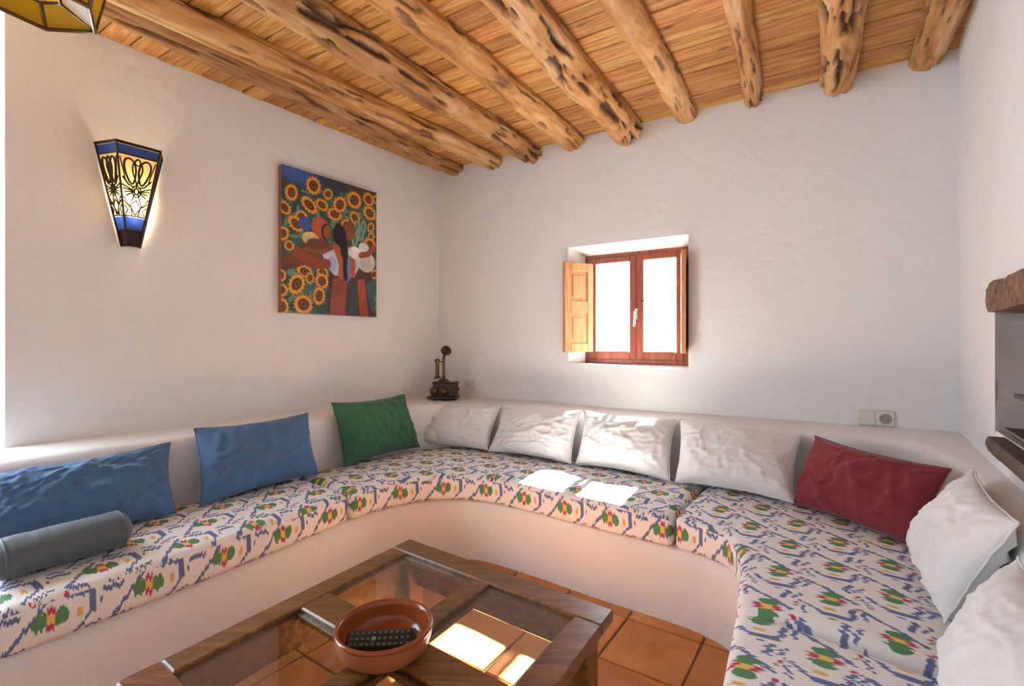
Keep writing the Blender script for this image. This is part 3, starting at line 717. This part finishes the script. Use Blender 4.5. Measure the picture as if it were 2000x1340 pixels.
# ------------------------------------------------------------------ painting
ptg = empty('painting', L(.915, .0, 1.26), 'unframed canvas of figures among sunflowers on a dark green ground', 'painting')
PT0, PT1, PZ0, PZ1, PD = 1.232, .600, 1.258, 2.058, .032
GX, GY = 176, 220
gx, gy = np.meshgrid((np.arange(GX+1))/GX, (np.arange(GY+1))/GY)     # x left to right, y top to bottom
pat = np.zeros((GY+1, GX+1, 3)); rs = np.random.RandomState(3)
def vnoise(sx, sy, seed):
    r = np.random.RandomState(seed).rand(sy+2, sx+2); fx, fy = gx*sx, gy*sy; i, j = fx.astype(int), fy.astype(int); tx, ty = fx-i, fy-j
    tx, ty = tx*tx*(3-2*tx), ty*ty*(3-2*ty)
    return (r[j, i]*(1-tx) + r[j, i+1]*tx)*(1-ty) + (r[j+1, i]*(1-tx) + r[j+1, i+1]*tx)*ty
def put(mask, hexc, a=1.0, shade=None):
    global pat
    c = np.array(rgb(hexc)); c = c if shade is None else c*shade[..., None]; m = (np.clip(mask, 0, 1)*a)[..., None]; pat = pat*(1-m) + c*m
AS = .632/.8
def ellm(cx, cy, rx, ry, rot=0, soft=.08):
    x, y = (gx-cx)*AS, gy-cy; c, s = math.cos(rot), math.sin(rot); X_, Y_ = x*c+y*s, -x*s+y*c
    return np.clip((1-np.sqrt((X_/rx)**2 + (Y_/ry)**2))/soft, 0, 1)
def capm(pts, w):
    m = np.zeros_like(gx)
    for (ax_, ay_), (bx_, by_) in zip(pts[:-1], pts[1:]):
        px, py = (gx-ax_)*AS, gy-ay_; dx, dy = (bx_-ax_)*AS, by_-ay_; h = np.clip((px*dx+py*dy)/(dx*dx+dy*dy), 0, 1)
        m = np.maximum(m, np.clip((w-np.hypot(px-h*dx, py-h*dy))/.006, 0, 1))
    return m
def polym(pts):
    x, y = gx, gy; ins = np.zeros(gx.shape, bool); n = len(pts)
    for i in range(n):
        (x0, y0), (x1, y1) = pts[i], pts[(i+1) % n]
        if y0 == y1: continue
        ins ^= ((y0 > y) != (y1 > y)) & (x < (x1-x0)*(y-y0)/(y1-y0)+x0)
    return ins.astype(float)
put(np.ones_like(gx), '2C4A44'); put(vnoise(16, 22, 1) > .55, '3F6B58', .8); put(vnoise(22, 30, 2) > .62, '275C66', .7); put(vnoise(26, 34, 8) > .7, '7FA184', .6)
put(polym([(0, 0), (1, 0), (1, .10), (.75, .06), (.4, .10), (.2, .12), (0, .16)]), '30414A'); put(ellm(.10, .03, .26, .09, .1, .6), '3C60A8')
put(polym([(.55, 0), (1, 0), (1, .10), (.7, .04)]), '4A3B38')
def sunf(x, y, r):
    px, py = (gx-x)*AS, gy-y; tilt = rs.uniform(0, 3.1); sq = rs.uniform(.62, 1.0); c, s = math.cos(tilt), math.sin(tilt)
    X_, Y_ = px*c+py*s, (-px*s+py*c)/sq; rr = np.hypot(X_, Y_)/r; an = np.arctan2(Y_, X_); np_ = rs.randint(13, 18)
    pet = 1 - .20*np.abs(np.sin(an*np_/2+rs.uniform(0, 3)))
    put(rr < pet*1.10, '7A4A18', .8); put(rr < pet, 'DC9A36'); put((rr < pet*.86) & (rr > .62) & (np.sin(an*np_) > 0), 'F2BE52', .9)
    put(rr < .60, 'B5661E'); put(rr < .50, '5A2C14'); put((rr < .30) & (rr > .16), '8A5A34', .9); put(rr < .1, '2A1810')
FLW = [(405,250,60),(255,310,56),(375,400,66),(465,395,48),(510,310,40),(560,465,56),(600,390,60),(715,355,60),(835,350,46),(905,355,34),(845,455,54),(720,490,46),(212,430,48),(320,492,44),(285,550,62),(200,630,50),(650,550,46),(855,565,36),(858,640,36),(850,700,52),(240,720,34),(345,915,58),(470,920,46),(290,1015,72),(465,985,52),(185,950,42),(190,1065,46),(445,1100,62),(335,1170,66),(195,1190,56),(885,925,38),(380,965,40)]
def pc(x, y):
    u_ = (x-190)/715.; t_ = 95+205*u_; bt = 1235+15*u_; return u_, (y-t_)/(bt-t_)
for (x, y, r) in FLW: u_, v_ = pc(x, y); sunf(u_, v_, r/860.*(1.0+.12*u_))
for (x, y) in ((735, 560), (790, 560), (770, 620), (720, 660)): u_, v_ = pc(x, y); put(ellm(u_, v_, .028, .055, .2), '86A98C'); put(ellm(u_, v_, .014, .040, .2), '4E7F66')
def pp(*l): return [pc(x, y) for x, y in l]
sh = .75 + .5*vnoise(8, 10, 5)
# basket of cloth bundles and the carried figure on the left
put(capm(pp((210, 850), (300, 820), (420, 770)), .055), '6E3E26', 1, sh)
put(ellm(*pc(420, 700), .12, .085, .1), '6A3F2A', 1, sh); put(ellm(*pc(385, 660), .07, .05, 0), 'D8C690', 1, sh); put(ellm(*pc(440, 720), .10, .06, .1), '7A4630', 1, sh)
put(ellm(*pc(345, 545), .05, .05, 0), '3E57A0', 1, sh); put(ellm(*pc(455, 570), .075, .075, 0), 'B2552C', 1, sh); put(ellm(*pc(495, 600), .042, .062, .1), '3A1F16'); put(ellm(*pc(505, 605), .034, .052, .1), '9A5636', 1, sh)
put(capm(pp((350, 740), (470, 760), (560, 690)), .018), '8E5334', 1, sh)
# skirt and trousers
put(polym(pp((520, 900), (700, 900), (860, 900), (900, 1250), (500, 1250))), '4A2A24', 1, sh); put(polym(pp((545, 960), (660, 960), (640, 1250), (520, 1250))), '93473C', 1, sh)
put(polym(pp((665, 985), (745, 1000), (740, 1250), (645, 1250))), '3A3F46', 1, sh); put(polym(pp((740, 970), (800, 960), (835, 1250), (760, 1250))), 'A04A3A', 1, sh); put(polym(pp((810, 1000), (880, 960), (892, 1230), (840, 1180))), '35575C', 1, sh)
# second head, torso, arms
put(ellm(*pc(680, 590), .050, .080, .1), '8A4B2C', 1, sh)
put(polym(pp((470, 780), (560, 730), (700, 715), (770, 725), (760, 860), (715, 950), (560, 940), (500, 870))), 'C9CAD4', 1, sh); put(ellm(*pc(655, 880), .05, .11, 0), '6E86C4', .9, sh); put(ellm(*pc(540, 850), .04, .06, 0), '8DA0D0', .8, sh)
put(capm(pp((500, 850), (400, 850), (300, 770)), .040), '8A3F2A', 1, sh)
put(capm(pp((570, 715), (615, 850), (610, 940)), .030), 'B5613A', 1, sh); put(capm(pp((690, 730), (705, 860), (700, 930)), .026), 'B5613A', 1, sh)
put(ellm(*pc(720, 760), .06, .05, 0), 'E2E0E0', 1, sh); put(ellm(*pc(815, 830), .085, .085, 0), 'D8D4C8', 1, sh); put(ellm(*pc(795, 720), .05, .04, 0), 'D5D8CE', 1, sh); put(capm(pp((770, 780), (830, 770), (885, 720)), .026), '97472E', 1, sh)
# long black hair
put(ellm(*pc(598, 625), .060, .085, 0), '1C1718'); put(capm(pp((610, 640), (645, 760), (640, 880), (645, 960)), .022), '1C1718'); put(ellm(*pc(630, 720), .036, .11, -.15), '1C1718')
pat = np.clip(pat*(.9+.2*vnoise(60, 80, 9))[..., None], 0, 1)
pm = MB(); pv = []
for j in range(GY+1):
    for i in range(GX+1): pv.append(L(PT0 + (PT1-PT0)*i/GX, PD, PZ1 + (PZ0-PZ1)*j/GY))
pm.v = [tuple(p) for p in pv]; pm.f = [(j*(GX+1)+i, (j+1)*(GX+1)+i, (j+1)*(GX+1)+i+1, j*(GX+1)+i+1) for j in range(GY) for i in range(GX)]
pmat, nt, bs = new_mat('painted_canvas'); at = nt.nodes.new('ShaderNodeAttribute'); at.attribute_name = 'paint'; nt.links.new(at.outputs['Color'], bs.inputs['Base Color']); bs.inputs['Roughness'].default_value = .55
bump(nt, bs, tex_noise(nt, coords(nt), 160, 3), .1, .002)
o = pm.build('painted_front', pmat, parent=ptg); ca = o.data.color_attributes.new('paint', 'FLOAT_COLOR', 'POINT')
ca.data.foreach_set('color', np.concatenate([pat.reshape(-1, 3), np.ones((len(pv), 1))], axis=1).astype(np.float32).ravel())
b = MB(); b.box(L((PT0+PT1)/2, PD/2-.0005, (PZ0+PZ1)/2), P3(D, 0)*(PT0-PT1)/2, P3(NL, 0)*(PD/2-.001), UP*(PZ1-PZ0)/2, .002); b.build('stretcher', plain('canvas_side', rgb('9A6A48'), .8, 0, 80, .1, .2), parent=ptg)

# ------------------------------------------------------------------ wall lamp
WA = -D
def WP(a, d, z): p = L(1.892, d) + WA*a; return np.array([p[0], p[1], z])
lamp = empty('wall_lamp', WP(0, 0, 1.5), 'lit openwork wall lamp of bronze, cream and blue glass on the left wall', 'lamp')
LT, LB = 1.925, 1.505
top = [(-.118, .005), (-.078, .112), (.078, .112), (.118, .006)]; bot = [(-.030, .010), (-.021, .044), (.021, .044), (.030, .022)]
def face(i, x, v, off=0):
    """point on panel i: x 0..1 across, v 0 top .. 1 bottom"""
    a0, a1 = np.array(top[i]), np.array(top[i+1]); b0, b1 = np.array(bot[i]), np.array(bot[i+1])
    p = (a0*(1-x)+a1*x)*(1-v) + (b0*(1-x)+b1*x)*v
    q = WP(p[0], p[1], LT*(1-v) + LB*v)
    if off:
        e1 = WP(*a1, LT)-WP(*a0, LT); e2 = WP(*b0, LB)-WP(*a0, LT); n = nrm(np.cross(e1, e2)); n = n if n@P3(NL, .2) > 0 else -n; q = q + n*off
    return q
def strip(name, v0, v1, mat, thick=.002):
    for i in range(3):
        b = MB(); pts = [face(i, 0, v0), face(i, 1, v0), face(i, 1, v1), face(i, 0, v1)]; n = face(i, .5, .5, 1)-face(i, .5, .5); b.prism(pts, -n*thick); b.build(name, mat, parent=lamp)
strip('blue_pane', .03, .115, 'blue_glass'); strip('cream_pane', .115, .70, 'cream_glass'); strip('blue_pane', .71, .84, 'blue_glass'); strip('bronze_foot', .84, 1.0, 'bronze', .004)
fb = MB()
for k in range(4):
    f_ = lambda v: (face(k, 0, v, .001) if k < 3 else face(2, 1, v, .001)); fb.tube([f_(0), f_(1)], .0042, 8)
for v, r in ((.012, .006), (.115, .003), (.70, .003), (.84, .0025), (.99, .004)):
    fb.tube([face(0, 0, v), face(1, 0, v), face(1, 1, v), face(2, 1, v)], r, 8)
fb.build('lamp_frame', 'bronze', parent=lamp, smooth=True, angle=40)
for i in range(3):
    g = MB()
    def crv(pts, r=.0022, closed=False): g.tube([face(i, .5 + x*.5, v, .0025) for x, v in pts], r*1.15, 6, closed=closed)
    th_ = np.linspace(0, 2*math.pi, 26, endpoint=False)
    for sg in (-1, 1):
        crv([(sg*(.46 + .30*math.cos(a)*(1-.25*math.sin(a)) - .16*(math.sin(a)+1)*.5), .27 + .12*math.sin(a)) for a in th_], .0034, True)
        crv([(sg*.30*math.sin(t*math.pi)*(1-t)*1.6, .14 + .28*t) for t in np.linspace(0, 1, 14)], .0026)
        crv([(sg*(.90-.2*t), .15 + .2*t) for t in (0, .5, 1)], .002); crv([(sg*.85, .33), (sg*.5, .40), (sg*.12, .42)], .003)
        for q in range(4): crv([(sg*.10, .455), (sg*(.95 - .08*q), .405 + .035*q)], .0026)
        crv([(sg*.1, .48), (sg*.5, .60), (sg*.9, .52)], .0024); crv([(sg*.9, .56), (sg*.35, .62), (0, .69)], .0022); crv([(0, .54), (sg*.4, .60), (sg*.25, .695)], .0022); crv([(sg*.9, .60), (sg*.6, .64), (sg*.85, .69)], .0022)
    crv([(.16*math.cos(a), .455 + .028*math.sin(a)) for a in th_], .0032, True); crv([(.30*math.cos(a), .455 + .055*math.sin(a)) for a in th_], .0024, True); crv([(.14*math.cos(a), .175 + .03*math.sin(a)) for a in th_], .0022, True)
    g.build('openwork', 'bronze', parent=lamp, smooth=True)
b = MB(); b.box(WP(0, .005, 1.60), P3(WA, 0)*.028, P3(NL, 0)*.004, UP*.085, .002); b.build('back_plate', 'bronze', parent=lamp)
b = MB(); b.tube([WP(0, .009, 1.585), WP(0, .034, 1.585), WP(0, .040, 1.60)], .008, 10); b.build('bulb_holder', 'bronze', parent=lamp, smooth=True, angle=50)
b = MB(); b.lathe([(.006, 0), (.012, .012), (.016, .03), (.012, .05), (.004, .066), (0, .07)], WP(0, .040, 1.60), 16); b.build('bulb', 'bulb', parent=lamp, smooth=True)
pl = bpy.data.lights.new('wall_lamp_light', 'POINT'); pl.energy = 3.2; pl.color = (1, .78, .50); pl.shadow_soft_size = .02
po = bpy.data.objects.new('wall_lamp_light', pl); COL.objects.link(po); po.location = tuple(WP(0, .040, 1.69))

# ------------------------------------------------------------------ antique telephone on the corner shelf
TP = K(.235, .225, .712)
tel = empty('telephone', TP, 'antique wooden telephone with brass bells on the corner shelf', 'telephone')
fx = nrm((.88, -.30)); fx = nrm(np.array([.94, -.12])); fy = np.array([-fx[1], fx[0]]); FX, FY = P3(fx, 0), P3(fy, 0)
def tpnt(a, c, z): return TP + FX*a + FY*c + UP*z
b = MB(); b.box(tpnt(0, 0, .008), FX*.100, FY*.060, UP*.008, .003); b.box(tpnt(.012, .006, .060), FX*.078, FY*.045, UP*.044, .004); b.box(tpnt(.012, .006, .108), FX*.084, FY*.050, UP*.005, .003); b.build('wooden_box', 'phone_wood', parent=tel)
for a in (-.055, .012):
    b = MB(); b.lathe([(.030, 0), (.030, .004), (.027, .014), (.018, .022), (.006, .026), (.006, .030), (0, .032)], tpnt(a, -.040, .052), 24, axis=-FY, x=(0, 0, 1)); b.build('bell', 'brass', parent=tel, smooth=True, angle=45)
b = MB(); b.lathe([(.040, 0), (.034, .012), (.016, .020), (.010, .035), (.008, .08), (.010, .15), (.013, .155), (.009, .16), (.009, .175)], tpnt(.0, .0, .113), 24); b.build('stand', 'brass', parent=tel, smooth=True, angle=45)
b = MB(); b.tube([tpnt(0, 0, .28), tpnt(.012, -.006, .30), tpnt(.022, -.012, .315)], .009, 10); b.lathe([(.008, 0), (.018, .010), (.032, .022), (.034, .03), (.026, .033), (.010, .024), (0, .020)], tpnt(.022, -.002, .322), 24, axis=nrm(np.array([0, 0, .15]) - FY), x=(0, 0, 1)); b.lathe([(0, -.03), (.02, -.024), (.029, -.008), (.029, .004), (.022, .012), (0, .016)], tpnt(.022, .004, .322), 20, axis=-FY, x=(0, 0, 1)); b.build('mouthpiece', 'phone_wood', parent=tel, smooth=True, angle=50)
b = MB(); b.lathe([(.024, 0), (.026, .006), (.018, .014), (.012, .024), (.013, .09), (.012, .105), (.020, .118), (.018, .128), (.008, .135), (0, .137)], tpnt(-.040, -.018, .135), 20); b.build('earpiece', 'brass', parent=tel, smooth=True, angle=45)
b = MB(); b.tube([tpnt(0, 0, .245), tpnt(-.02, -.01, .25), tpnt(-.036, -.018, .255)], .005, 8); b.build('hook', 'brass', parent=tel, smooth=True)
b = MB(); b.tube([tpnt(.092, .006, .060), tpnt(.108, .006, .060), tpnt(.108, -.02, .075)], .004, 8); b.build('crank', 'brass', parent=tel, smooth=True)

# ------------------------------------------------------------------ switch and sockets
def plate(s0, s1, z0, z1, name, label, cat):
    e = empty(name, K((s0+s1)/2, 0, z0), label, cat)
    return e
def pbox(par, name, s0, s1, z0, z1, d0, d1, mat, bev=.003):
    b = MB(); b.box(K((s0+s1)/2, (d0+d1)/2, (z0+z1)/2), S3*(s1-s0)/2, N3*(d1-d0)/2, UP*(z1-z0)/2, bev); return b.build(name, mat, parent=par)
e = plate(.245, .335, .762, .832, 'light_switch', 'ivory light switch beside the old telephone', 'switch')
pbox(e, 'cover_plate', .248, .336, .757, .829, -.003, .009, 'switch'); r_ = pbox(e, 'rocker', .262, .322, .770, .816, .0095, .013, 'switch', .002); pbox(r_, 'indicator', .276, .281, .786, .800, .0131, .0137, 'switch_dark', .0002)
e = plate(2.56, 2.70, .712, .779, 'wall_socket', 'double ivory wall plate with a round power socket at the right', 'socket')
pbox(e, 'blank_plate', 2.560, 2.6285, .710, .780, -.003, .012, 'switch', .005); pbox(e, 'socket_plate', 2.6295, 2.700, .710, .780, -.003, .012, 'switch', .005)
b = MB(); b.lathe([(.024, .0), (.024, .001), (.021, .0012), (.020, .0006), (0, .0006)], K(2.6648, .0121, .745), 28, axis=N3, x=(0, 0, 1)); b.build('socket_well', plain('socket_well_grey', rgb('9A968E'), .5), parent=e, smooth=True, angle=30)
for dx in (-.009, .009):
    b = MB(); b.lathe([(.0035, 0), (.0035, .001), (0, .001)], K(2.6648+dx, .0129, .745-dx*.3), 10, axis=N3, x=(0, 0, 1)); b.build('socket_hole', 'switch_dark', parent=e)

# ------------------------------------------------------------------ fireplace: lintel, hearth board, iron pan
def rough_beam(name, mat, t0, t1, d0, d1, z0, z1, amp, label, cat, seed):
    b = MB(); n, m = 60, 24; V = []
    for i in range(n):
        t = t0 + (t1-t0)*i/(n-1); e = min(i, n-1-i); k = .88 if e == 0 else (.97 if e == 1 else 1)
        for j in range(m):
            a = 2*math.pi*j/m; ca, sa = math.cos(a), math.sin(a); q = 1/max(abs(ca), abs(sa))**.9
            x, y = ca*q, sa*q; f = k*(1 + amp*(nz(t*7, ca*1.5+seed, sa*1.5) + .5*nz(t*19, ca*3+seed, sa*3)))
            V.append(R(t, (d0+d1)/2 + x*f*(d1-d0)/2, (z0+z1)/2 + y*f*(z1-z0)/2))
    b.add(V, [(i*m+j, i*m+(j+1) % m, (i+1)*m+(j+1) % m, (i+1)*m+j) for i in range(n-1) for j in range(m)] + [tuple(range(m)), tuple((n-1)*m+j for j in range(m))])
    return tag(b.build(name, mat, loc=R(t0, d0, z0), smooth=True, angle=55), label, cat)
rough_beam('fireplace_lintel', 'old_wood', .66, 1.95, -.14, .022, 1.190, 1.282, .10, 'weathered wooden lintel beam over the fireplace recess', 'lintel', 2)
rough_beam('hearth_board', 'dark_board', .80, 1.9, -.30, .045, .776, .817, .015, 'dark wooden board along the bottom of the fireplace recess', 'shelf', 6)
pan = empty('fire_pan', R(1.15, -.16, .820), 'grey iron fire pan standing on the hearth board', 'fire pan')
b = MB(); c0 = [R(.90, -.01, .822), R(1.45, -.01, .822), R(1.45, -.27, .822), R(.90, -.27, .822)]; c1 = [R(.86, .01, .848), R(1.49, .01, .848), R(1.49, -.30, .848), R(.86, -.30, .848)]
b.add(c0 + c1, [(0, 1, 2, 3)] + [(i, (i+1) % 4, 4+(i+1) % 4, 4+i) for i in range(4)]); o = b.build('tray', 'steel', parent=pan); o.modifiers.new('thick', 'SOLIDIFY').thickness = .004
b = MB(); b.prism([R(.93, .0, .945), R(1.48, .0, .945), R(1.48, -.28, .905), R(1.02, -.28, .905)], (0, 0, .012)); b.build('plate', 'iron', parent=pan)
for t in (1.02, 1.42):
    for d_ in (-.04, -.22): b = MB(); b.tube([R(t, d_, .824), R(t, d_, .915)], .006, 8); b.build('post', 'iron', parent=pan, smooth=True)

# ------------------------------------------------------------------ hanging lantern near the viewer
LC = np.array([-.760, .778]); LZ = 1.640; LR = .0777; PH = math.atan2(.8056*0+.067, -.0457)
lan = empty('hanging_lantern', P3(LC, LZ), 'olive glass six-sided lantern hanging at the top left', 'lantern')
def lv(k, r, z): a = math.radians(120) + .10 + k*math.pi/3; return np.array([LC[0] + r*math.cos(a), LC[1] + r*math.sin(a), z])
for k in range(6):
    b = MB(); b.prism([lv(k, LR, LZ), lv(k+1, LR, LZ), lv(k+1, .030, LZ+.020), lv(k, .030, LZ+.020)], (0, 0, .002)); b.build('lower_pane', 'olive_glass', parent=lan)
    b = MB(); q = [lv(k, LR, LZ+.002), lv(k+1, LR, LZ+.002), lv(k+1, .12, LZ+.20), lv(k, .12, LZ+.20)]; n = nrm((q[0]+q[1])/2 - P3(LC, LZ)); b.prism(q, -n*.002); b.build('side_pane', 'olive_glass', parent=lan)
    b = MB(); q = [lv(k, .12, LZ+.20), lv(k+1, .12, LZ+.20), lv(k+1, .03, LZ+.31), lv(k, .03, LZ+.31)]; b.prism(q, (0, 0, .002)); b.build('roof_pane', 'olive_glass', parent=lan)
b = MB()
for k in range(6):
    b.tube([lv(k, .03, LZ+.020), lv(k, LR, LZ), lv(k, .12, LZ+.20), lv(k, .03, LZ+.31)], .0032, 8)
for r, z in ((LR, LZ), (.03, LZ+.02), (.12, LZ+.20), (.03, LZ+.31)): b.tube([lv(k, r, z) for k in range(6)], .0036, 8, closed=True)
b.build('lantern_frame', 'brass', parent=lan, smooth=True, angle=45)
b = MB(); b.lathe([(.03, 0), (.032, .01), (.012, .03), (.004, .04)], P3(LC, LZ+.31), 16); b.build('lantern_cap', 'brass', parent=lan, smooth=True, angle=45)
b = MB(); b.tube([P3(LC, LZ+.345), P3(LC, ZC+.004)], .003, 8); b.build('rod', 'brass', parent=lan)
b = MB(); b.lathe([(.008, 0), (.020, .02), (.026, .04), (.020, .062), (0, .072)], P3(LC, LZ+.10), 16); b.build('bulb', 'bulb', parent=lan, smooth=True)
ll = bpy.data.lights.new('lantern_light', 'POINT'); ll.energy = 0.45; ll.color = (1, .78, .42); ll.shadow_soft_size = .02
lo = bpy.data.objects.new('lantern_light', ll); COL.objects.link(lo); lo.location = tuple(P3(LC, LZ+.085))
for o in bpy.data.objects:
    if '_o' in o: del o['_o']
